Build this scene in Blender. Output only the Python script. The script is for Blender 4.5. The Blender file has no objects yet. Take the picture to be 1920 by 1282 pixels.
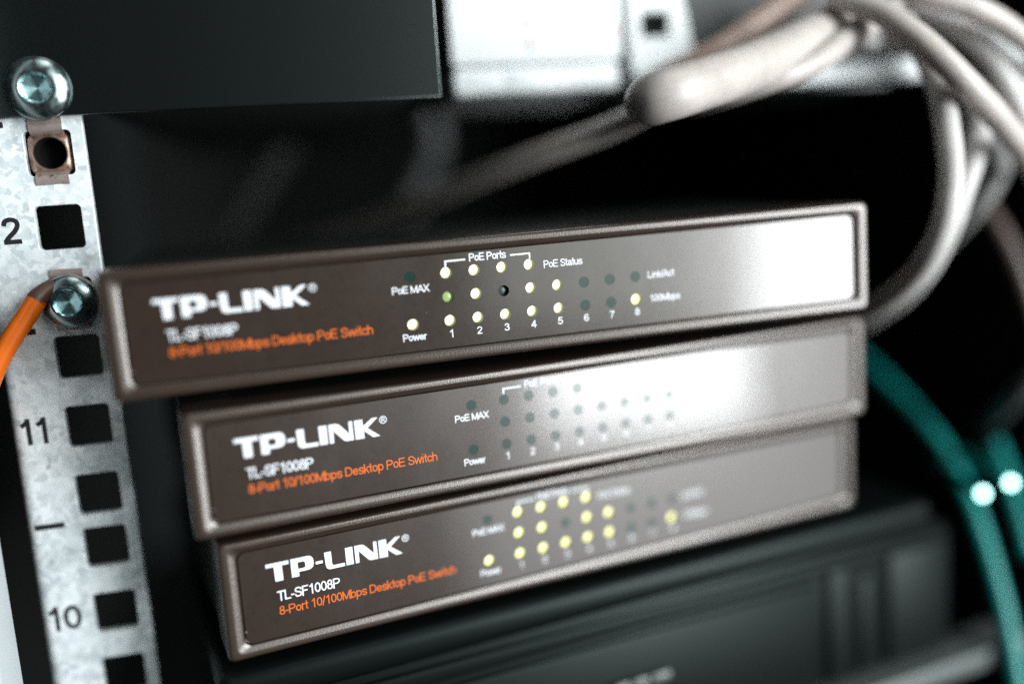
import bpy, bmesh, math, random
from mathutils import Vector, Matrix
random.seed(7)
S = 0.001                                   # everything below is laid out in millimetres
sc = bpy.context.scene
COL = sc.collection
R = math.radians

# ------------------------------------------------------------------ camera
cam_d = bpy.data.cameras.new('camera')
cam = bpy.data.objects.new('camera', cam_d); COL.objects.link(cam)
cam_d.sensor_width = 36.0
cam_d.lens = 36.0 * 1761.98 / 1920.0
cam_d.clip_start = 0.005; cam_d.clip_end = 50.0
cx, cy, cz = (0.9751961, -0.21052383, -0.06835408), (-0.10008397, -0.14395627, -0.98450993), (0.1974228, 0.96693139, -0.16145565)
cam.matrix_world = Matrix(((cx[0], -cy[0], -cz[0], 53.112*S), (cx[1], -cy[1], -cz[1], -222.232*S), (cx[2], -cy[2], -cz[2], 1.742*S), (0, 0, 0, 1)))
cam_d.dof.use_dof = True
cam_d.dof.focus_distance = 0.2022
cam_d.dof.aperture_fstop = 1.85
cam_d.dof.aperture_blades = 9
cam_d.dof.aperture_rotation = R(12)
sc.camera = cam

# ------------------------------------------------------------------ world, lights, exposure
w = bpy.data.worlds.new('World'); sc.world = w; w.use_nodes = True
bg = w.node_tree.nodes['Background']
bg.inputs[0].default_value = (0.62, 0.80, 0.82, 1); bg.inputs[1].default_value = 0.022
def area(name, loc, target, sx, sy, power, col, spread=180):
    l = bpy.data.lights.new(name, 'AREA'); l.shape = 'RECTANGLE'; l.size = sx; l.size_y = sy
    l.energy = power; l.color = col; l.spread = R(spread)
    o = bpy.data.objects.new(name, l); COL.objects.link(o)
    o.location = loc
    o.rotation_euler = (Vector(target) - Vector(loc)).to_track_quat('-Z', 'Y').to_euler()
    return o
# the daylit window, behind the camera and to its right
area('window_light', (1.536, -1.578, 0.25), (0.13, -0.02, 0.25), 0.49, 1.72, 74.0, (0.92, 0.98, 1.0))
# the paler wall and curtain round the window, and the dim wall to its left
area('curtain_light', (1.86, -1.66, 0.05), (0.13, -0.02, 0.05), 1.15, 2.6, 40.0, (0.94, 0.99, 1.0))
area('wall_light', (1.05, -1.92, 0.74), (0.10, -0.02, 0.74), 0.62, 2.16, 15.0, (0.90, 1.0, 0.98))
# added overhead fill for the cable tops, a little in front of the rack
area('overhead_fill', (0.25, -0.55, 1.5), (0.1, -0.05, 0.0), 0.6, 0.6, 4.5, (0.95, 1.0, 0.98))
sc.view_settings.view_transform = 'Standard'; sc.view_settings.look = 'None'
sc.view_settings.exposure = 0.0; sc.view_settings.gamma = 1.0
sc.render.engine = 'CYCLES'
sc.cycles.max_bounces = 6
sc.cycles.use_denoising = False             # the photograph is grainy: leave the sampling grain in
sc.cycles.caustics_reflective = False; sc.cycles.caustics_refractive = False
sc.cycles.sample_clamp_indirect = 6.0

# ------------------------------------------------------------------ materials
def mat(name, col, rough=0.5, metal=0.0, spec=0.5, coat=0.0, coat_rough=0.05):
    m = bpy.data.materials.new(name); m.use_nodes = True
    b = m.node_tree.nodes['Principled BSDF']
    b.inputs['Base Color'].default_value = (*col, 1); b.inputs['Roughness'].default_value = rough
    b.inputs['Metallic'].default_value = metal; b.inputs['Specular IOR Level'].default_value = spec
    b.inputs['Coat Weight'].default_value = coat; b.inputs['Coat Roughness'].default_value = coat_rough
    return m
def nt(m): return m.node_tree.nodes, m.node_tree.links, m.node_tree.nodes['Principled BSDF']
def coords(m, scale=(1, 1, 1)):
    n, l, b = nt(m)
    tc = n.new('ShaderNodeTexCoord'); mp = n.new('ShaderNodeMapping'); mp.inputs['Scale'].default_value = scale
    l.new(tc.outputs['Object'], mp.inputs['Vector']); return mp.outputs['Vector']
def noise(m, vec, scale, detail=3, rough=0.55):
    n, l, b = nt(m); t = n.new('ShaderNodeTexNoise')
    t.inputs['Scale'].default_value = scale; t.inputs['Detail'].default_value = detail; t.inputs['Roughness'].default_value = rough
    l.new(vec, t.inputs['Vector']); return t.outputs['Fac']
def ramp(m, fac, stops):
    n, l, b = nt(m); r = n.new('ShaderNodeValToRGB')
    e = r.color_ramp.elements
    e[0].position, e[0].color = stops[0][0], (*stops[0][1], 1); e[1].position, e[1].color = stops[-1][0], (*stops[-1][1], 1)
    for p, c in stops[1:-1]:
        k = e.new(p); k.color = (*c, 1)
    l.new(fac, r.inputs['Fac']); return r.outputs['Color']
def bump(m, height, strength, dist):
    n, l, b = nt(m); bp = n.new('ShaderNodeBump')
    bp.inputs['Strength'].default_value = strength; bp.inputs['Distance'].default_value = dist
    l.new(height, bp.inputs['Height']); l.new(bp.outputs['Normal'], b.inputs['Normal']); return bp
def vrange(m, fac, a, b_, lo=0.0, hi=1.0):
    n, l, b = nt(m); r = n.new('ShaderNodeMapRange')
    r.inputs['From Min'].default_value = lo; r.inputs['From Max'].default_value = hi
    r.inputs['To Min'].default_value = a; r.inputs['To Max'].default_value = b_
    l.new(fac, r.inputs['Value']); return r.outputs['Result']
def mixc(m, fac, a, b_, mode='MIX'):
    n, l, b = nt(m); x = n.new('ShaderNodeMix'); x.data_type = 'RGBA'; x.blend_type = mode
    for s, v in ((0, fac), (6, a), (7, b_)):
        if isinstance(v, (int, float)): x.inputs[s].default_value = v
        elif isinstance(v, tuple): x.inputs[s].default_value = (*v, 1)
        else: l.new(v, x.inputs[s])
    return x.outputs[2]

# moulded grey-brown plastic of the bezels, leather grained
M_bezel = mat('bezel_plastic', (0.029, 0.018, 0.0132), 0.36, spec=0.55, coat=0.5, coat_rough=0.19); nt(M_bezel)[2].inputs['Specular Tint'].default_value = (1, 0.90, 0.84, 1)
v = coords(M_bezel)
g = noise(M_bezel, v, 2600, 2); n_, l_, b_ = nt(M_bezel)
l_.new(bump(M_bezel, g, 0.55, 0.00007).outputs['Normal'], b_.inputs['Coat Normal'])
l_.new(vrange(M_bezel, noise(M_bezel, v, 90, 3), 0.28, 0.40), b_.inputs['Roughness'])
# printed, slightly glossy film of the front panels
M_film = mat('front_film', (0.022, 0.0165, 0.0145), 0.32, spec=0.45, coat=0.55, coat_rough=0.03); nt(M_film)[2].inputs['Specular Tint'].default_value = (1, 0.96, 0.93, 1)
v = coords(M_film); n_, l_, b_ = nt(M_film)
g = noise(M_film, v, 3600, 2)
bump(M_film, g, 0.10, 0.00003)
sm = noise(M_film, coords(M_film, (1, 1, 0.45)), 60, 5, 0.65)
l_.new(vrange(M_film, sm, 0.23, 0.31, 0.3, 0.7), b_.inputs['Roughness'])
l_.new(vrange(M_film, noise(M_film, coords(M_film, (1, 1, 0.6)), 75, 6, .68), 0.01, 0.10, 0.48, 0.70), b_.inputs['Coat Roughness'])
l_.new(mixc(M_film, vrange(M_film, noise(M_film, v, 700, 3), 0, 1, 0.0, 0.5), (0.0145, 0.0085, 0.0062), (0.027, 0.0175, 0.0135)), b_.inputs['Base Color'])
dv = n_.new('ShaderNodeTexVoronoi'); dv.inputs['Scale'].default_value = 150; l_.new(v, dv.inputs['Vector'])
spk = vrange(M_film, dv.outputs['Distance'], 1.0, 0.0, 0.012, 0.03)
old = b_.inputs['Base Color'].links[0].from_socket
l_.new(mixc(M_film, spk, old, (0.30, 0.29, 0.28)), b_.inputs['Base Color'])
# black steel covers of the switches
M_case = mat('case_steel', (0.013, 0.016, 0.0155), 0.45, spec=0.45)
bump(M_case, noise(M_case, coords(M_case), 1800, 2), 0.25, 0.00005)
M_white_ink = mat('white_ink', (0.72, 0.74, 0.78), 0.55, spec=0.3)
M_orange_ink = mat('orange_ink', (0.62, 0.115, 0.007), 0.55, spec=0.3)
M_black_ink = mat('black_ink', (0.010, 0.011, 0.012), 0.55, spec=0.3)
n_, l_, b_ = nt(M_black_ink)
l_.new(ramp(M_black_ink, noise(M_black_ink, coords(M_black_ink), 900, 4, .7), [(0.0, (0.008, 0.009, 0.010)), (0.66, (0.012, 0.013, 0.014)), (0.78, (0.25, 0.27, 0.28))]), b_.inputs['Base Color'])
def led_mat(name, core, rim, strength):
    m = bpy.data.materials.new(name); m.use_nodes = True; n, l, b = nt(m)
    b.inputs['Base Color'].default_value = (0.25, 0.30, 0.12, 1); b.inputs['Roughness'].default_value = 0.3
    tc = n.new('ShaderNodeTexCoord'); ln = n.new('ShaderNodeVectorMath'); ln.operation = 'LENGTH'
    l.new(tc.outputs['Object'], ln.inputs[0])
    c = ramp(m, vrange(m, ln.outputs['Value'], 0, 1, 0.0, 0.00125), [(0.0, core), (0.80, core), (0.97, rim)])
    l.new(c, b.inputs['Emission Color']); b.inputs['Emission Strength'].default_value = strength
    return m
M_led_on = led_mat('indicator_lit', (1.0, 0.93, 0.76), (0.95, 0.74, 0.08), 1.7)
M_led_yellow = led_mat('indicator_lit_yellow', (1.0, 0.95, 0.42), (0.85, 0.74, 0.10), 1.9)
M_led_dim = led_mat('indicator_half_lit', (0.16, 0.30, 0.09), (0.10, 0.20, 0.06), 0.55)
M_led_off = mat('indicator_off', (0.008, 0.034, 0.027), 0.46, spec=0.8, coat=0.3)
M_led_film = mat('indicator_off_under_film', (0.005, 0.024, 0.019), 0.30, spec=0.22, coat=0.38, coat_rough=0.05)
M_well = mat('indicator_well', (0.09, 0.20, 0.045), 0.4)
M_well_off = mat('indicator_well_off', (0.020, 0.050, 0.038), 0.35)
M_rubber = mat('black_rubber', (0.012, 0.012, 0.012), 0.8)
# galvanised steel of the rack rail: zinc flakes, smears, dirty spots
M_zinc = mat('galvanised_steel', (0.62, 0.66, 0.68), 0.42, metal=0.30)
v = coords(M_zinc); n_, l_, b_ = nt(M_zinc)
vo = n_.new('ShaderNodeTexVoronoi'); vo.inputs['Scale'].default_value = 680; vo.inputs['Randomness'].default_value = 1.0
wn = n_.new('ShaderNodeTexNoise'); wn.inputs['Scale'].default_value = 420; wn.inputs['Detail'].default_value = 3
l_.new(v, wn.inputs['Vector'])
vm = n_.new('ShaderNodeVectorMath'); vm.operation = 'MULTIPLY_ADD'; vm.inputs[1].default_value = (0.004, 0.004, 0.004)
l_.new(wn.outputs['Color'], vm.inputs[0]); l_.new(v, vm.inputs[2]); l_.new(vm.outputs[0], vo.inputs['Vector'])
sx_ = n_.new('ShaderNodeSeparateColor'); l_.new(vo.outputs['Color'], sx_.inputs[0])
flake = ramp(M_zinc, sx_.outputs[0], [(0.0, (0.60, 0.64, 0.66)), (0.5, (0.80, 0.845, 0.86)), (1.0, (0.92, 0.955, 0.97))])
smear = ramp(M_zinc, noise(M_zinc, v, 55, 5, 0.62), [(0.33, (0.45, 0.46, 0.45)), (0.43, (0.90, 0.92, 0.93)), (0.6, (1.0, 1.0, 1.0))])
spots = ramp(M_zinc, noise(M_zinc, coords(M_zinc, (1.4, 1, 0.8)), 210, 4, 0.7), [(0.27, (0.16, 0.15, 0.14)), (0.36, (0.9, 0.9, 0.9)), (0.6, (1, 1, 1))])
c = mixc(M_zinc, 0.85, flake, smear, 'MULTIPLY'); c = mixc(M_zinc, 0.9, c, spots, 'MULTIPLY')
scr = ramp(M_zinc, noise(M_zinc, coords(M_zinc, (7, 1, 0.12)), 160, 3, .7), [(0.25, (0.45, 0.46, 0.46)), (0.31, (1, 1, 1)), (0.5, (1, 1, 1))])
c = mixc(M_zinc, 0.7, c, scr, 'MULTIPLY')
l_.new(c, b_.inputs['Base Color'])
l_.new(vrange(M_zinc, sx_.outputs[1], 0.34, 0.55), b_.inputs['Roughness'])
bump(M_zinc, noise(M_zinc, v, 1300, 3), 0.15, 0.00008)
# zinc plated bolts (cool), copper-brown cage nuts
M_bolt = mat('plated_bolt', (0.28, 0.34, 0.345), 0.28, metal=1.0)
n_, l_, b_ = nt(M_bolt); v = coords(M_bolt)
l_.new(vrange(M_bolt, noise(M_bolt, v, 500, 4), 0.16, 0.42, 0.3, 0.75), b_.inputs['Roughness'])
bump(M_bolt, noise(M_bolt, v, 700, 3), 0.10, 0.0001)
M_socket = mat('bolt_socket', (0.36, 0.58, 0.60), 0.28, metal=1.0)
M_cage = mat('cage_nut_steel', (0.33, 0.215, 0.17), 0.36, metal=0.85)
n_, l_, b_ = nt(M_cage); v = coords(M_cage)
l_.new(ramp(M_cage, noise(M_cage, v, 420, 5, .7), [(0.30, (0.05, 0.04, 0.035)), (0.45, (0.30, 0.19, 0.15)), (0.75, (0.50, 0.36, 0.30))]), b_.inputs['Base Color'])
bump(M_cage, noise(M_cage, v, 900, 3), 0.2, 0.0001)
M_clip = mat('cage_nut_clip', (0.46, 0.36, 0.33), 0.40, metal=0.7)
n_, l_, b_ = nt(M_clip); v = coords(M_clip)
l_.new(ramp(M_clip, noise(M_clip, v, 500, 5, .7), [(0.32, (0.06, 0.05, 0.045)), (0.42, (0.42, 0.33, 0.30)), (0.8, (0.58, 0.47, 0.43))]), b_.inputs['Base Color'])
# black powder coat of the device plate
M_powder = mat('black_powder_coat', (0.0015, 0.0020, 0.0020), 0.25, spec=1.0, coat=0.45, coat_rough=0.24); nt(M_powder)[2].inputs['Specular Tint'].default_value = (0.84, 1.0, 0.97, 1)
bump(M_powder, noise(M_powder, coords(M_powder), 1500, 3), 0.12, 0.00006)
M_dark = mat('dark_plastic', (0.0030, 0.0046, 0.0043), 0.38, spec=0.13); nt(M_dark)[2].inputs['Specular Tint'].default_value = (0.84, 1.0, 0.96, 1)
bump(M_dark, noise(M_dark, coords(M_dark), 1200, 2), 0.25, 0.00008)
M_white = mat('white_enamel', (0.86, 0.885, 0.89), 0.40)
M_post = mat('pale_grey_paint', (0.45, 0.48, 0.49), 0.5)
M_grey_label = mat('grey_label', (0.68, 0.72, 0.74), 0.6)
M_port = mat('port_black', (0.003, 0.003, 0.003), 0.7, spec=0.15)
M_black = mat('cabinet_black', (0.011, 0.0125, 0.012), 0.6)
M_shelf = mat('shelf_grey', (0.12, 0.132, 0.13), 0.42, metal=0.3)
def pvc(name, col, rough=0.40, sss=0.0):
    m = mat(name, col, rough, spec=0.5)
    b = nt(m)[2]; b.inputs['Subsurface Weight'].default_value = sss; b.inputs['Subsurface Radius'].default_value = (1.0, 0.86, 0.78); b.inputs['Subsurface Scale'].default_value = 0.004
    n, l, b = nt(m); v = coords(m)
    l.new(mixc(m, vrange(m, noise(m, v, 120, 4), 0, 1, 0.35, 0.65), tuple(x * 0.82 for x in col), col), b.inputs['Base Color'])
    bump(m, noise(m, v, 900, 2), 0.05, 0.0001)
    return m
M_pvc = pvc('grey_white_sheath', (0.57, 0.545, 0.53), sss=0.6)
M_pvc2 = pvc('warm_grey_sheath', (0.53, 0.475, 0.445), sss=0.6)
M_pvc3 = pvc('dull_grey_sheath', (0.24, 0.235, 0.23))
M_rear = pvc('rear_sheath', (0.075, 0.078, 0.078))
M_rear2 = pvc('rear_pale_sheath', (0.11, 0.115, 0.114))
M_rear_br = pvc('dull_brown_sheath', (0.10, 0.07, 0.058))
M_pvc_br = pvc('tan_sheath', (0.46, 0.335, 0.28), sss=0.5)
M_teal = pvc('teal_sheath', (0.004, 0.25, 0.23), 0.35)
M_orange = pvc('orange_sheath', (0.68, 0.125, 0.004), 0.33)
M_crimp = mat('dark_shrink_sleeve', (0.06, 0.022, 0.010), 0.5)
M_lamp_teal = mat('teal_lamp', (0.3, 0.6, 0.6), 0.3)
b_ = nt(M_lamp_teal)[2]; b_.inputs['Emission Color'].default_value = (0.52, 1.0, 0.95, 1); b_.inputs['Emission Strength'].default_value = 10.0

# ------------------------------------------------------------------ helpers
def link(name, me, m=None, parent=None, loc=None, rotz=None):
    o = bpy.data.objects.new(name, me); COL.objects.link(o)
    if m is not None and me is not None and not me.materials:
        for x in (m if isinstance(m, (list, tuple)) else [m]): me.materials.append(x)
    if parent is not None: o.parent = parent
    if loc is not None: o.location = [c * S for c in loc]
    return o
def tag(o, label=None, cat=None, group=None, kind=None):
    if label: o['label'] = label
    if cat: o['category'] = cat
    if group: o['group'] = group
    if kind: o['kind'] = kind
    return o
def empty(name, loc):
    o = bpy.data.objects.new(name, None); COL.objects.link(o); o.location = [c * S for c in loc]
    o.empty_display_size = 0.01
    return o
def mesh(name, verts, faces, smooth=False, sharp=None):
    me = bpy.data.meshes.new(name)
    me.from_pydata([[c * S for c in v] for v in verts], [], faces); me.update()
    bm = bmesh.new(); bm.from_mesh(me); bmesh.ops.recalc_face_normals(bm, faces=bm.faces); bm.to_mesh(me); bm.free()
    if smooth:
        me.polygons.foreach_set('use_smooth', [True] * len(me.polygons))
        if sharp: me.set_sharp_from_angle(angle=R(sharp))
    return me
def box_mesh(name, x0, x1, y0, y1, z0, z1, bev=0.0, seg=2):
    bm = bmesh.new(); bmesh.ops.create_cube(bm, size=1)
    for v in bm.verts:
        v.co = Vector(((x0 + x1) / 2 + v.co.x * (x1 - x0), (y0 + y1) / 2 + v.co.y * (y1 - y0), (z0 + z1) / 2 + v.co.z * (z1 - z0))) * S
    if bev: bmesh.ops.bevel(bm, geom=list(bm.edges), offset=bev * S, segments=seg, affect='EDGES', profile=0.5)
    me = bpy.data.meshes.new(name); bm.to_mesh(me); bm.free()
    if bev:
        me.polygons.foreach_set('use_smooth', [True] * len(me.polygons)); me.set_sharp_from_angle(angle=R(40))
    return me
def rrect(x0, x1, z0, z1, r, n=6):
    pts = []
    for (px, pz, a0) in ((x1 - r, z1 - r, 0), (x0 + r, z1 - r, 90), (x0 + r, z0 + r, 180), (x1 - r, z0 + r, 270)):
        for k in range(n + 1):
            a = R(a0 + 90 * k / n); pts.append((px + r * math.cos(a), pz + r * math.sin(a)))
    return pts
def circ(x, z, r, n=28): return [(x + r * math.cos(2 * math.pi * k / n), z + r * math.sin(2 * math.pi * k / n)) for k in range(n)]
def sheet(name, loops, y_front, thick, bevel=0.0):
    """a flat plate in the local x-z plane with holes: outlines in mm, front face at y_front, going back by thick"""
    cu = bpy.data.curves.new(name, 'CURVE'); cu.dimensions = '2D'; cu.fill_mode = 'BOTH'
    for lp in loops:
        sp = cu.splines.new('POLY'); sp.points.add(len(lp) - 1)
        for p_, (x, z) in zip(sp.points, lp): p_.co = (x * S, z * S, 0, 1)
        sp.use_cyclic_u = True
    cu.extrude = max(thick / 2 - bevel, 1e-6) * S
    if bevel: cu.bevel_depth = bevel * S; cu.bevel_resolution = 2; cu.offset = -bevel * S
    t = bpy.data.objects.new('tmp', cu); COL.objects.link(t)
    dg = bpy.context.evaluated_depsgraph_get()
    me = bpy.data.meshes.new_from_object(t.evaluated_get(dg)); me.name = name
    bpy.data.objects.remove(t); bpy.data.curves.remove(cu)
    for v in me.vertices:
        x, z, d = v.co; v.co = (x, y_front * S + thick / 2 * S - d, z)
    me.flip_normals() if False else None
    bm = bmesh.new(); bm.from_mesh(me); bmesh.ops.remove_doubles(bm, verts=bm.verts, dist=1e-7)
    bmesh.ops.recalc_face_normals(bm, faces=bm.faces); bm.to_mesh(me); bm.free(); me.materials.clear()
    return me
def _el(cx, cz, rx, rz, n=16): return [(cx + rx * math.cos(2 * math.pi * k / n), cz + rz * math.sin(2 * math.pi * k / n)) for k in range(n + 1)]
# plain grotesque letters as pen strokes: width, straight strokes, curved strokes (capital height 1)
_S = [(.80, .72), (.70, .88), (.45, .935), (.20, .87), (.12, .72), (.22, .58), (.45, .51), (.70, .43), (.81, .28), (.70, .12), (.45, .065), (.20, .12), (.10, .30)]
_ARCH = [(.1, .45), (.2, .62), (.4, .655), (.58, .58), (.64, .42), (.64, .2), (.64, 0)]
GLYPH = {
 ' ': (.36, [], []), '-': (.45, [[(.06, .36), (.39, .36)]], []), '/': (.38, [[(.02, -.02), (.35, 1.02)]], []),
 'T': (.85, [[(.04, .935), (.81, .935)], [(.425, .935), (.425, 0)]], []), 'L': (.76, [[(.1, 1), (.1, .065)], [(.1, .065), (.72, .065)]], []),
 'S': (.9, [], [_S]), 'F': (.8, [[(.1, 0), (.1, .935)], [(.1, .935), (.74, .935)], [(.1, .5), (.66, .5)]], []),
 'P': (.9, [[(.1, 0), (.1, .935)], [(.1, .935), (.5, .935)], [(.5, .46), (.1, .46)]], [[(.5, .935), (.72, .87), (.81, .70), (.72, .53), (.5, .46)]]),
 '0': (.76, [], [_el(.38, .5, .285, .435)]), '1': (.76, [[(.47, 0), (.47, 1.0)]], [[(.46, .96), (.34, .84), (.15, .74)]]),
 '8': (.76, [], [_el(.38, .725, .225, .21), _el(.38, .29, .28, .225)]),
 '2': (.76, [[(.08, .065), (.69, .065)]], [[(.10, .70), (.17, .87), (.38, .935), (.59, .87), (.65, .70), (.52, .48), (.25, .25), (.09, .065)]]),
 '3': (.76, [], [[(.09, .74), (.2, .89), (.37, .935), (.57, .86), (.61, .71), (.52, .57), (.34, .53)], [(.34, .53), (.56, .48), (.66, .29), (.56, .12), (.36, .065), (.17, .12), (.08, .28)]]),
 '4': (.76, [[(.52, 0), (.52, .96)], [(.52, .96), (.06, .27)], [(.06, .27), (.72, .27)]], []),
 '5': (.76, [[(.64, .935), (.2, .935)], [(.2, .935), (.13, .5)]], [[(.13, .50), (.35, .60), (.58, .53), (.66, .32), (.56, .12), (.36, .065), (.16, .12), (.07, .27)]]),
 '6': (.76, [], [[(.63, .74), (.54, .90), (.38, .935), (.2, .85), (.10, .6), (.10, .35), (.2, .13), (.38, .065), (.58, .13), (.65, .31), (.58, .50), (.40, .58), (.2, .51), (.11, .36)]]),
 '7': (.76, [[(.07, .935), (.68, .935)]], [[(.68, .935), (.45, .6), (.32, .3), (.27, 0)]]),
 'o': (.76, [], [_el(.38, .36, .28, .295)]), 'r': (.46, [[(.1, 0), (.1, .72)]], [[(.1, .5), (.2, .64), (.42, .66)]]),
 't': (.4, [[(.2, .95), (.2, .2)], [(.03, .66), (.37, .66)]], [[(.2, .2), (.24, .09), (.37, .065)]]),
 'M': (1.1, [[(.1, 0), (.1, .95)], [(.1, .95), (.55, .06)], [(.55, .06), (1.0, .95)], [(1.0, .95), (1.0, 0)]], []),
 'b': (.78, [[(.1, 0), (.1, 1)]], [_el(.39, .36, .285, .295)]), 'p': (.78, [[(.1, -.28), (.1, .72)]], [_el(.39, .36, .285, .295)]),
 's': (.70, [], [[(x * .78, z * .72) for x, z in _S]]),
 'D': (.98, [[(.1, .065), (.1, .935)], [(.1, .935), (.45, .935)], [(.45, .065), (.1, .065)]], [[(.45, .935), (.75, .82), (.87, .5), (.75, .18), (.45, .065)]]),
 'e': (.76, [[(.11, .37), (.65, .37)]], [[(.65, .37), (.58, .58), (.38, .655), (.18, .57), (.10, .36), (.18, .14), (.39, .065), (.57, .12), (.65, .22)]]),
 'k': (.7, [[(.1, 0), (.1, 1)], [(.60, .70), (.12, .28)], [(.30, .43), (.62, 0)]], []),
 'E': (.9, [[(.8, .935), (.1, .935)], [(.1, .935), (.1, .065)], [(.1, .065), (.82, .065)], [(.1, .51), (.76, .51)]], []),
 'w': (1.0, [[(.03, .72), (.25, .03)], [(.25, .03), (.5, .68)], [(.5, .68), (.75, .03)], [(.75, .03), (.97, .72)]], []),
 'i': (.32, [[(.16, 0), (.16, .72)], [(.16, .9), (.16, 1.0)]], []), 'n': (.78, [[(.1, 0), (.1, .72)]], [_ARCH]), 'h': (.78, [[(.1, 0), (.1, 1)]], [_ARCH]),
 'c': (.70, [], [[(.62, .48), (.54, .61), (.37, .655), (.18, .57), (.10, .36), (.18, .14), (.37, .065), (.54, .11), (.63, .26)]]),
 'a': (.76, [[(.6, .5), (.62, .18)], [(.62, .18), (.68, 0)]], [[(.10, .5), (.18, .61), (.36, .655), (.55, .6), (.6, .45)], [(.6, .42), (.35, .38), (.14, .30), (.1, .17), (.2, .075), (.38, .07), (.55, .17), (.61, .3)]]),
 'u': (.76, [[(.64, .72), (.64, 0)]], [[(.1, .72), (.1, .3), (.17, .12), (.33, .065), (.52, .14), (.63, .3)]]),
 'A': (.95, [[(.02, 0), (.475, .96)], [(.475, .96), (.93, 0)], [(.18, .33), (.77, .33)]], []),
 'R': (.95, [[(.1, 0), (.1, .935)], [(.1, .935), (.5, .935)], [(.5, .48), (.1, .48)], [(.5, .48), (.85, 0)]], [[(.5, .935), (.72, .87), (.8, .71), (.72, .54), (.5, .48)]]),
 'X': (.9, [[(.05, 0), (.85, 1)], [(.05, 1), (.85, 0)]], [])}
def text_mesh(name, body, x0, x1, z0, cap, y, thick=0.03, pen=0.125):
    """lettering drawn with a flat pen between x0 and x1, baseline z0, capital height cap"""
    total = sum(GLYPH[c][0] for c in body); k = (x1 - x0) / total
    vs, fs = [], []; cur = x0; hw = pen * cap / 2
    for ch in body:
        wd_, straight, curved = GLYPH[ch]
        for st, cv in [(q, False) for q in straight] + [(q, True) for q in curved]:
            pts = [(cur + px * k, 0.0, z0 + pz * cap) for px, pz in st]
            C = catmull(pts, 4) if cv else [Vector(p_) for p_ in pts]
            if not cv:
                d = (C[1] - C[0]).normalized() * hw * 0.55; C = [C[0] - d, C[1] + d] if ch not in 'iI' else C
            n = 8; b0 = len(vs)
            for i, c in enumerate(C):
                t = (C[min(i + 1, len(C) - 1)] - C[max(i - 1, 0)]).normalized(); N = Vector((-t.z, 0, t.x))
                for q in range(n):
                    a = 2 * math.pi * q / n; vs.append(c + N * math.cos(a) * hw + Vector((0, y - thick * 0.5 + math.sin(a) * thick * 0.5, 0)))
            for i in range(len(C) - 1):
                for q in range(n): fs.append((b0 + i * n + q, b0 + i * n + (q + 1) % n, b0 + (i + 1) * n + (q + 1) % n, b0 + (i + 1) * n + q))
            fs.append(tuple(b0 + q for q in range(n))); fs.append(tuple(b0 + (len(C) - 1) * n + q for q in range(n)))
        cur += wd_ * k
    return mesh(name, vs, fs)
def lathe(name, prof, n=48, axis='y', smooth=True, sharp=35):
    """prof: (radius, y) pairs, revolved about the local y axis"""
    vs, fs = [], []
    for (r, y) in prof:
        for k in range(n):
            a = 2 * math.pi * k / n; vs.append((r * math.cos(a), y, r * math.sin(a)))
    for i in range(len(prof) - 1):
        for k in range(n):
            k2 = (k + 1) % n; fs.append((i * n + k, i * n + k2, (i + 1) * n + k2, (i + 1) * n + k))
    return mesh(name, vs, fs, smooth, sharp)
def catmull(pts, sub=10):
    P = [Vector(p_) for p_ in pts]; P = [P[0] * 2 - P[1]] + P + [P[-1] * 2 - P[-2]]
    out = []
    for i in range(1, len(P) - 2):
        for s in range(sub):
            t = s / sub; a, b, c, d = P[i - 1], P[i], P[i + 1], P[i + 2]
            out.append(0.5 * ((2 * b) + (c - a) * t + (2 * a - 5 * b + 4 * c - d) * t * t + (3 * b - a - 3 * c + d) * t ** 3))
    out.append(P[-2]); return out
def tube(name, pts, r, n=24, sub=14, cap=True):
    C = catmull(pts, sub); o = C[0]
    rel = [c - o for c in C]; vs, fs = [], []
    T = (rel[1] - rel[0]).normalized(); N = T.orthogonal().normalized()
    arc = [0.0]
    for a_, b_ in zip(rel, rel[1:]): arc.append(arc[-1] + (b_ - a_).length)
    for i, c in enumerate(rel):
        t = (rel[min(i + 1, len(rel) - 1)] - rel[max(i - 1, 0)]).normalized()
        N = (N - t * N.dot(t)).normalized(); B = t.cross(N)
        rr = r(arc[i] / arc[-1]) if callable(r) else r
        for k in range(n):
            a = 2 * math.pi * k / n; vs.append(c + (N * math.cos(a) + B * math.sin(a)) * rr)
    for i in range(len(rel) - 1):
        for k in range(n):
            k2 = (k + 1) % n; fs.append((i * n + k, i * n + k2, (i + 1) * n + k2, (i + 1) * n + k))
    if cap: fs.append(tuple(range(n))); fs.append(tuple((len(rel) - 1) * n + k for k in range(n)))
    return mesh(name, vs, fs, True, 60), o
def cable(name, pts, r, m, label, cat='cable', group=None):
    me, o = tube(name, pts, r)
    return tag(link(name, me, m, None, o), label, cat, group)

# ------------------------------------------------------------------ setting: inside of the dark rack cabinet
for nm, b in (('cabinet_wall_back', (-70, 340, 520, 526, -260, 140)), ('cabinet_wall_right', (340, 346, -30, 520, -260, 140)),
              ('cabinet_wall_left', (-96, -90, 60, 520, -260, 140)), ('cabinet_ceiling', (-96, 346, 30, 526, 140.5, 146)),
              ('cabinet_floor', (-96, 346, 0, 526, -266, -260.5))):
    tag(link(nm, box_mesh(nm, *b), M_black), kind='structure')

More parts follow.
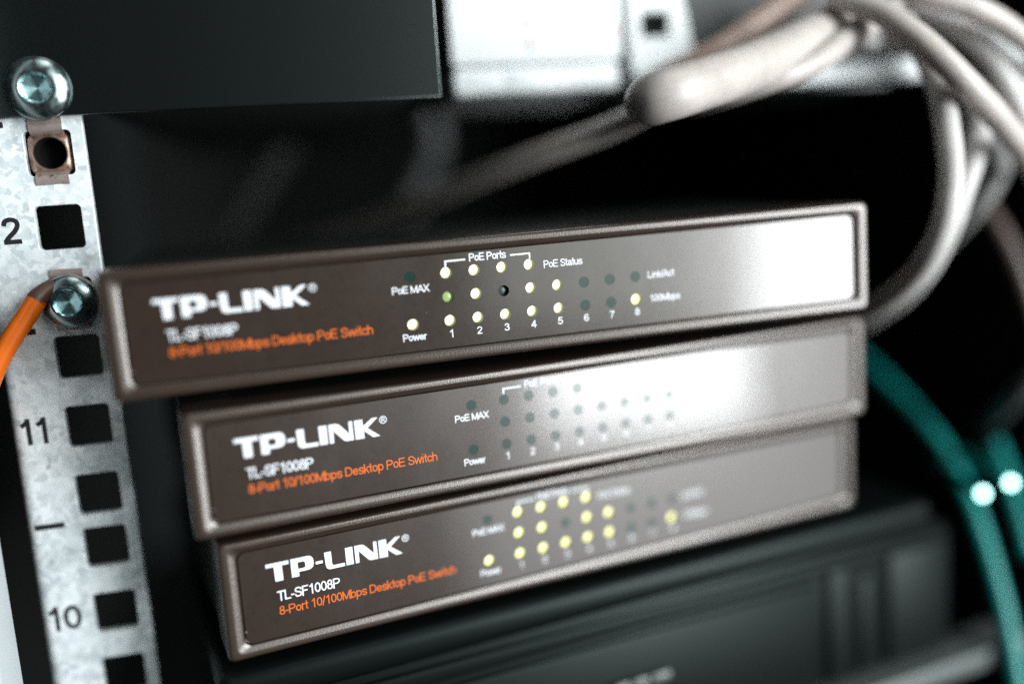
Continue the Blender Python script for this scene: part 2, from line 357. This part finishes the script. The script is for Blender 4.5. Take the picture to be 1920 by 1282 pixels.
# ------------------------------------------------------------------ galvanised rack rail with square holes
HZ = [15.875 + 12.7, 15.875, 0.0, -15.875, -28.575, -44.45, -60.325, -73.025, -88.9, -104.775, -117.475]
RX0, RX1, RZ0, RZ1 = -13.9, 7.4, -150.0, 66.0
rail = tag(empty('rack_rail', (0, 0, -150)), 'upright galvanised steel rail with square holes, left of the stacked boxes', 'rack rail')
loops = [[(RX0, RZ0 + 150), (RX1, RZ0 + 150), (RX1, RZ1 + 150), (RX0, RZ1 + 150)]] + [rrect(-4.75, 4.75, z - 4.75 + 150, z + 4.75 + 150, 1.0, 4) for z in HZ]
face = link('face_plate', sheet('face_plate', loops, 0.0, 2.0, 0.14), M_zinc, rail)
# rounded fold on the left and the flange going back
vs, fs = [], []; prof = []
for k in range(9):
    a = R(90 * k / 8); prof.append((RX0 + 0.12 - 2.6 * math.sin(a), 2.6 - 2.6 * math.cos(a)))
prof.append((RX0 + 0.12 - 2.6, 26.0)); prof2 = [(RX0 + 0.12, 2.0)]
prof += [(RX0 + 0.12 - 0.6, 26.0), (RX0 + 0.12 - 0.6, 2.6), (RX0 + 0.12, 2.0)]
for z in (0.0, RZ1 - RZ0):
    for (x, y) in prof: vs.append((x, y, z))
m_ = len(prof)
for k in range(m_): fs.append((k, (k + 1) % m_, m_ + (k + 1) % m_, m_ + k))
fs += [tuple(range(m_)), tuple(range(m_, 2 * m_))]
link('side_flange', mesh('side_flange', vs, fs, True, 40), M_zinc, rail)
def num(body, x0, x1, z):
    link('numeral', text_mesh('numeral', body, x0, x1, z + 150, 5.5, 0.0, 0.05, 0.18), M_black_ink, face)
num('2', -11.7, -7.9, -2.8)
num('1', -14.7, -11.2, -47.2); num('1', -11.4, -7.9, -47.2)
num('1', -14.9, -11.4, -91.6); num('0', -11.3, -7.4, -91.6)
for z, xa, xb in ((22.2, -13.4, -8.3), (-22.2, -13.5, -8.0), (-66.7, -14.4, -8.1)):
    link('unit_mark', sheet('unit_mark', [rrect(xa, xb, z - 0.65 + 150, z + 0.65 + 150, 0.2, 2)], -0.03, 0.02), M_black_ink, face)

# ------------------------------------------------------------------ cage nuts
def cage_nut(z, label):
    t = tag(empty('cage_nut', (0, 0, z)), label, 'cage nut', 'cage nuts in the rail holes')
    # threaded collar: square body with a round bore
    n = 40; vs, fs = [], []
    def ring(f, y):
        i0 = len(vs)
        for k in range(n):
            a = 2 * math.pi * k / n; x, zz = f(a); vs.append((x, y, zz))
        return i0
    sq = lambda h, e: (lambda a: ((abs(math.cos(a)) ** e + abs(math.sin(a)) ** e) ** (-1 / e) * h * math.cos(a), (abs(math.cos(a)) ** e + abs(math.sin(a)) ** e) ** (-1 / e) * h * math.sin(a)))
    ci = lambda r: (lambda a: (r * math.cos(a), r * math.sin(a)))
    seq = [(sq(4.55, 5), 6.0), (sq(4.55, 5), 1.6), (sq(4.3, 4.5), 1.15), (ci(4.0), 0.8), (ci(3.7), 0.55), (ci(3.45), 0.6), (ci(3.3), 1.0)]
    ids = [ring(*s) for s in seq]
    for a, b in zip(ids, ids[1:]):
        for k in range(n): fs.append((a + k, a + (k + 1) % n, b + (k + 1) % n, b + k))
    link('collar', mesh('collar', vs, fs, True, 45), M_cage, t)
    link('threaded_bore', lathe('threaded_bore', [(3.3, 1.0)] + [q for j in range(6) for q in ((3.12, 1.3 + j * 0.8), (3.3, 1.7 + j * 0.8))] + [(3.3, 6.4), (0.05, 6.5)], 32), M_port, t)  # bore walls coloured black for the shade inside the hole
    # spring clips folded over the rim of the hole, above and below
    for sgn in (1, -1):
        pr = [(3.3, 2.4), (3.9, 1.0), (4.5, -0.1), (5.0, -0.55), (5.9, -0.6), (6.7, -0.35), (6.75, -0.12), (5.9, -0.15), (5.1, -0.12), (4.75, 0.3), (4.2, 1.5), (3.7, 2.8)]
        vs, fs = [], []
        hw = 3.35
        for x in (-hw, -1.2, 1.3, hw):
            jit = random.uniform(-0.12, 0.12)
            for i, (d, y) in enumerate(pr): vs.append((x, y, sgn * (d + (jit if 4 <= i <= 7 else 0))))
        q = len(pr)
        for c in range(3):
            for k in range(q): fs.append((c * q + k, c * q + (k + 1) % q, (c + 1) * q + (k + 1) % q, (c + 1) * q + k))
        fs += [tuple(range(q)), tuple(range(3 * q, 4 * q))]
        link('spring_clip', mesh('spring_clip', vs, fs, True, 40), M_clip, t)
    return t
cage_nut(15.875, 'bare coppery cage nut in the rail hole just above the numeral 2')
cage_nut(28.575, 'cage nut behind the upper bolt, only its lower clip showing')
cage_nut(-15.875, 'cage nut behind the bolt with the orange wire, its upper clip showing')

# ------------------------------------------------------------------ bolts
def bolt(x, y, z, rad, label, sock_r=2.55, dark=False, rot=0.0, dome=True):
    t = tag(empty('bolt', (x, y, z)), label, 'bolt', 'socket head bolts on the rail')
    h = 3.4
    if dome:
        pr = [(rad * 0.98, 0.0), (rad, -0.2), (rad, -0.5), (rad * 0.97, -0.85), (rad * 0.90, -1.3), (rad * 0.80, -1.75), (rad * 0.70, -2.08), (sock_r + 1.1, -2.3), (sock_r + 0.6, -2.4), (sock_r + 0.3, -2.4), (sock_r + 0.12, -2.28)]
    else:
        pr = [(rad * 0.98, 0.0), (rad, -0.2), (rad, -0.55), (rad * 0.95, -1.0), (rad * 0.86, -1.45), (rad * 0.74, -1.85), (sock_r + 0.95, -2.05), (sock_r + 0.55, -2.15), (sock_r + 0.45, -2.32), (sock_r + 0.22, -2.32), (sock_r + 0.08, -2.15)]
    link('head', lathe('head', pr, 64), M_bolt, t)
    # socket: round mouth turning into a hexagon, conical floor
    n = 48; vs, fs = [], []
    def hexr(a, r): 
        m2 = (a + rot) % (math.pi / 3) - math.pi / 6
        return r * math.cos(math.pi / 6) / math.cos(m2)
    y0 = pr[-1][1]; rings = [(0, sock_r + 0.14, y0 + 0.01), (1, sock_r + 0.06, y0 + 0.25), (1, sock_r, y0 + 1.35), (1, sock_r * 0.88, y0 + 1.45), (0, sock_r * 0.45, y0 + 1.7), (0, 0.02, y0 + 2.05)]
    for kind, r, yy in rings:
        for k in range(n):
            a = 2 * math.pi * k / n; rr = hexr(a, r) if kind else r
            vs.append((rr * math.cos(a), yy, rr * math.sin(a)))
    for i in range(len(rings) - 1):
        for k in range(n): fs.append((i * n + k, i * n + (k + 1) % n, (i + 1) * n + (k + 1) % n, (i + 1) * n + k))
    link('hex_socket', mesh('hex_socket', vs, fs, True, 28), M_socket, t)
    link('shank', lathe('shank', [(2.7, 0.2), (2.7, 9.0), (0.1, 9.2)], 24), M_bolt, t)
    return t
bolt(0.35, -2.75, 29.0, 6.6, 'domed bolt with hex socket fixing the black plate', 3.0, rot=0.25)
bolt(0.3, -2.3, -16.1, 5.9, 'bolt clamping the orange wire beside the top box', 2.9, rot=0.1, dome=False)

# ------------------------------------------------------------------ orange earth wire, its lug held under the lower bolt
ow_pts = [(-3.0, -4.0, -12.4), (-5.4, -4.9, -14.8), (-8.2, -5.6, -18.7), (-11.5, -6.2, -23.0), (-14.9, -6.6, -28.2), (-18.2, -6.8, -35.0), (-21.0, -7.2, -44.3), (-24.0, -6.8, -56.1)]
ow = tag(empty('orange_wire', ow_pts[0]), 'orange earth wire curving down from the lower bolt', 'wire')
def sub_tube(name, pts, r, m, parent, base):
    me, o = tube(name, pts, r)
    c = link(name, me, m, parent); c.location = [(o[i] - base[i]) * S for i in range(3)]
    return c
sub_tube('sheath', ow_pts[1:], 2.1, M_orange, ow, ow_pts[0])
sub_tube('crimp_sleeve', [(-2.2, -2.6, -12.2), (-3.6, -3.6, -13.0), (-5.0, -4.6, -14.3), (-5.7, -4.95, -15.1)], lambda t: 1.4 + 0.8 * t, M_crimp, ow, ow_pts[0])
lug = link('ring_lug', lathe('ring_lug', [(3.3, 0.0), (5.9, 0.0), (6.0, -0.1), (6.0, -0.7), (5.9, -0.8), (3.3, -0.8), (3.3, 0.0)], 40), M_cage, ow)
lug.location = [(0.3 - ow_pts[0][0]) * S, (-1.35 - ow_pts[0][1]) * S, (-16.1 - ow_pts[0][2]) * S]

# ------------------------------------------------------------------ black plate of the device above
bp = tag(empty('black_device', (-30, 0, 23.3)), 'black powder-coated device plate across the upper left', 'rack device')
link('front_plate', sheet('front_plate', [[(0, 0), (115.6, 0), (115.6, 60), (0, 60)]], -2.6, 2.4, 0.35), M_powder, bp)
link('folded_edge', box_mesh('folded_edge', 113.9, 115.5, -0.15, 60, 0.4, 59, 0.3), M_powder, bp)
link('chassis', box_mesh('chassis', 38.8, 113.5, 0.2, 200, 1.5, 58, 0.6), M_case, bp)

# ------------------------------------------------------------------ white devices behind it
wd = tag(empty('white_device', (94, 32, 26.6)), 'white box with a lower lettered strip, behind the black plate', 'network box')
link('front', box_mesh('front', 0, 47.5, 0, 60, 7.8, 60, 1.0), M_white, wd)
link('lower_strip', box_mesh('lower_strip', 0.2, 46.8, 0.8, 60, 0, 7.3, 1.6, 3), M_white, wd)
for x0, x1 in ((3.0, 12.6), (14.2, 22.0)):
    lb = link('label_strip', box_mesh('label_strip', x0, x1, 0.66, 1.4, 2.0, 5.6, 0.1), M_grey_label, wd)
for x, z, m in ((20.6, 17.2, M_orange_ink), (20.9, 14.0, M_orange_ink), (19.6, 24.0, M_dark), (20.6, 19.0, M_dark), (21.0, 12.0, M_dark), (45.0, 15.5, M_orange_ink)):
    link('printed_mark', box_mesh('printed_mark', x, x + 1.0, -0.06, 0.3, z - 0.9, z + 0.9, 0.05), m, wd)
wp = tag(empty('white_patch_panel', (144.5, 34, 24.6)), 'white panel with one black port behind the tip of the thick cable', 'patch panel')
link('front', sheet('front', [[(0, 0), (21, 0), (19, 10), (13, 42), (0, 42)], rrect(3.3, 11.6, 15.6, 22.3, 0.5, 3)], 0, 3.0, 0.5), M_white, wp)
link('port', box_mesh('port', 3.0, 11.9, 3.1, 14, 15.3, 22.6), M_port, wp)
link('lower_lip', box_mesh('lower_lip', 1.0, 89, -6.0, 0.0, 0.3, 6.4, 1.4, 3), M_white, wp)
link('body', box_mesh('body', 1, 89, 14.5, 60, 1, 41), M_case, wp)
for k, (x, z) in enumerate(((206.4, 35.4), (218.4, 35.0))):
    t = tag(empty('cable_plug', (x, 20, z)), ['left pale boot of the two plugs peeping under the cable arch', 'right pale boot of the two plugs peeping under the cable arch'][k], 'plug', 'plugs in the patch panel')
    link('boot', lathe('boot', [(0.3, -6.0), (2.5, -5.8), (3.3, -4.6), (4.2, 2.0), (4.4, 9.0), (3.0, 9.4)], 24), M_pvc, t)
    link('connector', box_mesh('connector', -4.6, 4.6, 9.0, 13.8, -3.8, 3.8, 0.5), M_white, t)

# ------------------------------------------------------------------ the three small desktop switches
W, H = 171.0, 25.745
LOGO = {'T': [[(9.36, 19.29), (14.12, 19.29), (14.12, 18.49), (12.68, 18.49), (12.75, 15.22), (11.09, 15.22), (10.99, 18.50), (9.36, 18.50)]],
 'P': [[(14.54, 19.32), (18.26, 19.32), (18.75, 19.2), (19.1, 18.88), (19.3, 18.5), (19.38, 18.1), (19.35, 17.2), (19.2, 16.83), (18.95, 16.55), (18.6, 16.35), (18.16, 16.26), (16.10, 16.26), (16.12, 15.28), (14.58, 15.28)], [(15.98, 18.36), (17.19, 18.36), (17.45, 18.22), (17.58, 17.95), (17.60, 17.3), (17.5, 17.04), (17.27, 16.92), (15.99, 16.92)]],
 '-': [[(19.78, 17.63), (21.30, 17.63), (21.33, 17.02), (19.81, 17.02)]],
 'L': [[(21.74, 19.22), (23.24, 19.22), (23.29, 16.60), (23.36, 16.2), (23.6, 16.03), (26.03, 16.01), (26.06, 15.28), (22.87, 15.27), (22.45, 15.38), (22.12, 15.65), (21.95, 16.0), (21.88, 16.5)]],
 'I': [[(26.31, 19.23), (27.96, 19.23), (28.0, 15.30), (26.38, 15.30)]],
 'N': [[(28.37, 19.23), (30.0, 19.21), (30.45, 19.05), (30.85, 18.68), (32.62, 16.67), (32.61, 19.30), (33.35, 19.30), (33.45, 15.28), (31.95, 15.27), (31.5, 15.4), (31.13, 15.78), (29.29, 17.90), (29.25, 15.30), (28.44, 15.28)]],
 'K': [[(33.81, 19.28), (35.54, 19.28), (35.60, 17.85), (37.62, 19.28), (38.85, 19.28), (36.49, 17.33), (39.12, 15.22), (37.60, 15.20), (35.72, 16.84), (35.74, 15.24), (33.84, 15.24)]]}
LX = [67.8 + 6.12 * k for k in range(8)]; ROW = (18.8, 13.75, 8.65)
LEDS = [(59.8, 8.65), (60.0, 18.65)] + [(x, ROW[0]) for x in LX[:4]] + [(x, ROW[1]) for x in LX] + [(x, ROW[2]) for x in LX]
PF = 0.72                                   # the film lies this far behind the bezel's crest
def ring_pts(ix, iz, r, y, n=7):
    return [(x, y, z) for (x, z) in rrect(ix, W - ix, iz, H - iz, r, n)]
def bezel_mesh():
    prof = [(0.9, 0.9, 0.6, 13.0), (0.0, 0.0, 1.3, 12.6), (0, 0, 1.3, 1.0), (0.08, 0.08, 1.3, 0.6), (0.28, 0.28, 1.3, 0.22), (0.55, 0.55, 1.25, 0.04), (0.8, 0.75, 1.2, 0.0), (1.85, 1.45, 1.2, 0.0),
            (2.0, 1.54, 1.2, 0.012), (2.2, 1.66, 1.2, 0.06), (2.85, 2.1, 1.4, 0.25), (3.5, 2.55, 1.6, 0.445), (3.62, 2.66, 1.6, 0.55)]
    ix, iz, rr, yy = prof[-1]
    prof += [(ix + 0.03, iz + 0.03, rr, yy + 1.3), (ix + 0.8, iz + 0.8, rr, yy + 1.5)]
    vs, fs = [], []; n = None
    for p_ in prof:
        q = ring_pts(*p_); n = len(q); vs += q
    for i in range(len(prof) - 1):
        for k in range(n): fs.append((i * n + k, i * n + (k + 1) % n, (i + 1) * n + (k + 1) % n, (i + 1) * n + k))
    return mesh('bezel', vs, fs, True, 50), ix, iz, rr
ME_bezel, IX, IZ, IR = bezel_mesh()
FR = rrect(IX + 0.34, W - IX - 0.34, IZ + 0.30, H - IZ - 0.30, IR, 6)
ME_film = sheet('front_film', [FR] + [circ(x, z, 1.2) for x, z in LEDS], PF, 0.5)
ME_case = box_mesh('casing', 1.0, W - 1.0, 12.0, 98.0, 0.8, H - 0.8, 0.7, 3)
ME_well = lathe('light_well', [(1.2, 0.0), (1.2, 2.35), (1.4, 2.45)], 28)
def dome_disc():
    return lathe('indicator_light', [(1.30, 0.0), (1.0, -0.10), (0.7, -0.2), (0.3, -0.26), (0.02, -0.28)], 28)
ME_led = {k: dome_disc() for k in ('on', 'yellow', 'dim', 'dark')}
ME_led['off'] = lathe('indicator_light', [(1.34, 0.0), (0.6, 0.0), (0.02, 0.0)], 28)
for k, m in (('on', M_led_on), ('yellow', M_led_yellow), ('dim', M_led_dim), ('dark', M_led_off), ('off', M_led_film)): ME_led[k].materials.append(m)
ME_well_off = ME_well.copy(); ME_well.materials.append(M_well); ME_well_off.materials.append(M_well_off)
ME_foot = lathe('rubber_foot', [(0.1, 0), (4.6, 0.0), (5.0, 0.4), (5.2, 3.0), (0.1, 3.0)], 24)
for v in ME_foot.vertices: v.co = (v.co.x, v.co.z, -v.co.y)
ME_bezel.materials.append(M_bezel); ME_film.materials.append(M_film); ME_case.materials.append(M_case); ME_foot.materials.append(M_rubber)
def T(body, x0, x1, z0, cap, bold=0.0):
    me = text_mesh('lettering', body, x0, x1, z0, cap, PF, 0.03, bold or 0.125); me.materials.append(M_white_ink); return me
TEXTS = [('model_lettering', T('TL-SF1008P', 11.15, 24.6, 10.85, 2.15, 0.135))]
o_ = text_mesh('lettering', '8-Port 10/100Mbps Desktop PoE Switch', 11.2, 51.4, 7.7, 1.95, PF, 0.03, 0.125); o_.materials.append(M_orange_ink)
TEXTS += [('orange_lettering', o_), ('lettering', T('PoE MAX', 56.0, 63.9, 15.35, 1.5, 0.15)), ('lettering', T('Power', 57.4, 62.5, 5.3, 1.5, 0.15)),
          ('lettering', T('PoE Ports', 72.95, 81.1, 20.75, 1.6, 0.15)), ('lettering', T('PoE Status', 89.4, 98.35, 17.75, 1.6, 0.13)),
          ('lettering', T('Link/Act', 113.7, 120.2, 13.1, 1.5, 0.15)), ('lettering', T('100Mbps', 113.9, 121.4, 7.75, 1.5, 0.15))]
for k in range(8): TEXTS.append(('numeral', T(str(k + 1), LX[k] - 0.5, LX[k] + 0.72, 5.1, 1.55, 0.15)))
BR = [[(67.6, 20.05), (67.95, 20.05), (67.95, 21.05), (72.1, 21.05), (72.1, 21.4), (67.6, 21.4)], [(82.0, 21.4), (86.55, 21.4), (86.55, 20.05), (86.2, 20.05), (86.2, 21.05), (82.0, 21.05)]]
TEXTS += [('bracket_line', sheet('bracket_line', [b], PF - 0.03, 0.01)) for b in BR]
TEXTS += [('logo_letter', sheet('logo_letter', lp, PF - 0.03, 0.01)) for lp in LOGO.values()]
TEXTS += [('registered_mark', sheet('registered_mark', [circ(40.0, 18.55, 0.82), circ(40.0, 18.55, 0.66)], PF - 0.03, 0.01)), ('registered_mark', T('R', 39.64, 40.42, 18.13, 0.86, 0.16))]
for nm, me in TEXTS:
    if not me.materials: me.materials.append(M_white_ink)
def network_switch(pos, yaw, roll, states, label):
    t = tag(empty('network_switch', pos), label, 'network switch', 'small network switches stacked in the rack')
    t.rotation_euler = (0, -roll, yaw)
    link('casing', ME_case, None, t); link('bezel', ME_bezel, None, t)
    f = link('front_panel', ME_film, None, t)
    for nm, me in TEXTS: link(nm, me, None, f)
    for (x, z), s in zip(LEDS, states):
        dp = {'off': 0.06, 'dark': 1.2, 'dim': 0.9, 'yellow': 1.0}.get(s, 1.9)
        o = link('indicator_light', ME_led[s], None, t, (x, PF + dp, z))
        c = link('light_well', ME_well if s in ('on', 'yellow', 'dim') else ME_well_off, None, o, (0, -dp + 0.02, 0))
    for x in (16, W - 16):
        for y in (26, 86): link('rubber_foot', ME_foot, None, t, (x, y, 1.0))
    return t
n1, f0, y1, d1 = 'on', 'off', 'yellow', 'dim'
st_top = [n1, f0] + [n1] * 4 + [d1, n1, 'dark', n1, n1, f0, f0, f0] + [n1] * 5 + [f0, f0, y1]
st_mid = [f0] * 22
st_bot = [y1, f0] + [y1] * 4 + [y1, y1, f0, y1, y1, f0, f0, f0] + [y1] * 5 + [f0, f0, y1]
SWP = [((12.669, -31.716, -34.237), 4.228, 0.415, st_top, 'topmost of three stacked brown-grey network switches, rows of indicators lit bright'),
       ((24.898, -35.425, -62.947), 11.242, -0.283, st_mid, 'middle one of three stacked network switches, all its indicators dark'),
       ((27.862, -31.450, -91.325), 12.897, -0.461, st_bot, 'lowest of three stacked network switches, indicators lit yellow, on the dark device')]
for pos, yw, rl, stt, lab in SWP: network_switch(pos, R(yw), R(rl), stt, lab)

# ------------------------------------------------------------------ dark device the stack stands on
dd = tag(empty('dark_device', (24.7, -30.5, -94.4)), 'dark grey-green device with grooved front, under the stacked switches', 'network box')
dd.rotation_euler = (0, 0, R(11.1))
link('top_lip', box_mesh('top_lip', 0, 200, 0.0, 150, -8.8, -0.6, 3.2, 5), M_dark, dd)
link('body', box_mesh('body', 1, 207, 3.0, 150, -49, -9.4, 0.6), M_dark, dd)
link('front_plate', box_mesh('front_plate', 1, 158, 1.6, 5, -48.5, -17.5, 0.9, 3), M_dark, dd)
link('front_plate', box_mesh('front_plate', 1, 208, 1.6, 5, -15.6, -11.4, 0.9, 3), M_dark, dd)
link('front_plate', box_mesh('front_plate', 162.6, 171.0, 1.6, 5, -48.5, -15.0, 0.9, 3), M_dark, dd)
link('front_plate', box_mesh('front_plate', 174.0, 179.6, 2.0, 5, -48.5, -19.5, 0.9, 3), M_dark, dd)
link('front_plate', box_mesh('front_plate', 184.6, 208, 1.6, 5, -48.5, -15.0, 0.9, 3), M_dark, dd)
for k, (a, b) in enumerate(((93.0, 97.5), (98.3, 103.0), (103.8, 109.5))):
    link('silver_mark', box_mesh('silver_mark', a, b, -0.2, 1.2, -30.6, -28.4, 0.3), M_shelf, dd)
sh = tag(empty('rack_shelf', (24.7, -30.5, -145.4)), 'light grey metal shelf edge at the bottom right', 'shelf')
sh.rotation_euler = (0, 0, R(11.1))
link('shelf_plate', box_mesh('shelf_plate', 4, 236, -1.6, 11, -3.1, -0.3, 0.5, 2), M_shelf, sh)
link('rolled_edge', box_mesh('rolled_edge', 4, 236, -3.6, -1.7, -5.5, 0.2, 0.9, 3), M_shelf, sh)

# ------------------------------------------------------------------ pale side post far left
tag(link('cabinet_post', box_mesh('cabinet_post', -20, 20, -7, 7, -150, 150, 1.5, 3), M_post, None, (-36.8, -21, -40)), 'white upright cabinet post at the lower left edge', 'post')

# ------------------------------------------------------------------ cables
cable('patch_cable', [(222.6, 22.9, 54.5), (197.4, 9.2, 40.6), (176.1, -1.4, 31.6), (157.0, -10.9, 25.4), (143.5, -17.0, 22.0), (136.0, -20.6, 20.2), (131.2, -19.9, 19.2), (130.6, -14.6, 18.9), (134.0, -7.0, 18.6), (136.0, 5.0, 17.6), (130.5, 19.0, 14.6), (116.5, 35.3, 10.1), (100.4, 56.0, 4.2), (84.9, 78.8, -2.0), (67.0, 104.2, -8.5), (44.4, 133.5, -15.4)], lambda t: 5.75 - 2.5 * min(1.0, max(0.0, (t - 0.372) / 0.06)) + 1.3 * max(0.0, 0.4 - t), M_pvc2, 'thick pale cable that bends back above the top switch and fades into the dark', group='pale patch cables')
cable('patch_cable', [(213.1, 4.7, 45.3), (193.8, -1.3, 35.5), (175.5, -7.3, 26.3), (164.1, -7.6, 23.0), (155.9, -1.2, 20.9), (153.2, 12.7, 20.5), (158.0, 30.8, 22.5)], 3.2, M_pvc2, 'thinner pale cable running along the underside of the thick bending cable', group='pale patch cables')
cable('patch_cable', [(199.1, 27.5, 53.2), (185.1, 22.9, 45.6), (172.5, 20.1, 38.6), (163.2, 19.4, 33.6), (156.0, 22.5, 30.4), (150.6, 29.6, 28.4)], 3.4, M_pvc_br, 'brown-shaded cable slanting up behind the thick bent cable', group='pale patch cables')
cable('patch_cable', [(205.7, 0.7, 36.8), (208.1, -5.6, 27.2), (208.1, -11.2, 18.1), (206.3, -16.7, 7.5), (204.6, -20.3, -3.3), (203.1, -19.7, -14.1), (202.3, -13.9, -23.4), (202.9, -2.0, -32.0), (203.6, 15.2, -39.7), (204.1, 39.1, -45.0)], 3.0, M_pvc, 'pale cable hanging in a long loop right of the top switch', group='pale patch cables')
cable('patch_cable', [(228.7, 17.4, 29.0), (231.6, 8.9, 18.6), (228.7, 0.7, 9.6), (222.4, -5.4, 2.0), (216.8, -8.7, -5.9), (213.7, -7.7, -15.8), (212.4, -0.9, -26.5), (213.2, 11.9, -35.7), (214.1, 31.8, -45.0)], 3.0, M_pvc, 'second pale loop closing onto the hanging loop from its right', group='pale patch cables')
cable('patch_cable', [(184.5, -2.2, 43.3), (192.0, -8.7, 38.3), (197.2, -13.8, 32.6), (202.7, -18.2, 25.6), (210.7, -19.0, 17.8), (220.8, -16.1, 10.4), (234.0, -11.3, -0.3), (251.1, -5.3, -18.0)], 3.1, M_pvc2, 'pale cable running diagonally down in front of the hanging loops', group='pale patch cables')
cable('patch_cable', [(200.6, 14.1, 48.9), (211.2, 8.8, 42.8), (221.0, 4.8, 37.0), (229.3, 1.9, 29.8), (236.6, 0.9, 20.2), (243.9, 1.5, 8.1), (251.4, 3.0, -5.1)], 3.2, M_pvc, 'pale cable arching just above the diagonal cable', group='pale patch cables')
cable('patch_cable', [(201.5, 1.2, 47.4), (210.3, -3.5, 42.1), (219.8, -6.0, 38.8), (228.1, -6.3, 35.1), (237.1, -5.9, 29.6), (250.3, -4.9, 21.0)], 2.9, M_pvc2, 'grey cable crossing the top right corner', group='pale patch cables')
cable('patch_cable', [(247.4, 23.5, 8.0), (247.9, 16.9, 0.0), (244.4, 14.6, -5.8), (240.7, 16.4, -12.4), (239.5, 21.0, -16.9), (240.2, 30.2, -22.8)], 3.2, M_pvc3, 'short dull grey cable piece right of the hanging loops', group='pale patch cables')
cable('patch_cable', [(229.0, 13.4, 42.5), (235.6, 9.0, 36.6), (239.7, 5.9, 29.0), (242.4, 4.0, 21.0), (248.4, 2.9, 9.4)], 4.2, M_white, 'whitest cable behind the arch at the upper right edge', group='pale patch cables')
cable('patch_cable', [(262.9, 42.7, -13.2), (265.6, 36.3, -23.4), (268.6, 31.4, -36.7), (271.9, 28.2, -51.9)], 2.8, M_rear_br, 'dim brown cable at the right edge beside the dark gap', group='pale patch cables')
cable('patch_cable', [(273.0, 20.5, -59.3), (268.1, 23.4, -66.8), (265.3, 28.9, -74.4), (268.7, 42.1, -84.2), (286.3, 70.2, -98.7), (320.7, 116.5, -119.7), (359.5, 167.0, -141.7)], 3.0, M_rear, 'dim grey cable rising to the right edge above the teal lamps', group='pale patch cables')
cable('teal_cable', [(245.8, 88.9, -67.2), (247.0, 70.8, -75.1), (248.4, 54.5, -83.9), (249.2, 40.3, -93.7), (248.7, 29.3, -104.7), (248.1, 19.8, -119.0), (247.1, 11.2, -134.4), (245.9, 5.0, -148.5), (243.9, -1.0, -162.0)], 2.7, M_teal, 'long teal cable sweeping down past the dark device', group='teal cables')
cable('teal_cable', [(271.8, 46.0, -94.3), (270.5, 38.5, -103.3), (268.5, 31.0, -113.5), (266.6, 23.3, -124.9)], 2.6, M_teal, 'short teal cable at the right edge below the teal lamps', group='teal cables')
# dim cables deep inside
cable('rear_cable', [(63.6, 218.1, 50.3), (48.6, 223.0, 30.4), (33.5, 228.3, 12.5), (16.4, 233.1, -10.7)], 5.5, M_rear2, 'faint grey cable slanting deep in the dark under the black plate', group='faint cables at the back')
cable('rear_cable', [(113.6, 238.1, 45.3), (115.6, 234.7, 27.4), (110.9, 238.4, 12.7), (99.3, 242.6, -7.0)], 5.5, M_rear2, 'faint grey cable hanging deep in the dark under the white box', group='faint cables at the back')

# ------------------------------------------------------------------ two lit teal light guides at the right edge
for (x, y, z), lab in (((236.0, 6.6, -95.0), 'left one of two glowing teal light guides beside the long teal cable'), ((244.3, 5.4, -92.5), 'right one of two glowing teal light guides, at the picture edge')):
    t = tag(empty('light_guide', (x, y, z)), lab, 'indicator lamp', 'teal lamps at the right')
    link('lamp_tip', lathe('lamp_tip', [(1.15, 0.4), (1.15, -0.4), (0.9, -0.8), (0.5, -1.05), (0.02, -1.1)], 20), M_lamp_teal, t)
    me, o = tube('sheath', [(0, 0.4, 0), (1.2, 8, 0.3), (4.5, 20, 0.5), (12, 36, -2), (22, 52, -8)], 1.35)
    link('sheath', me, M_teal, t, o)
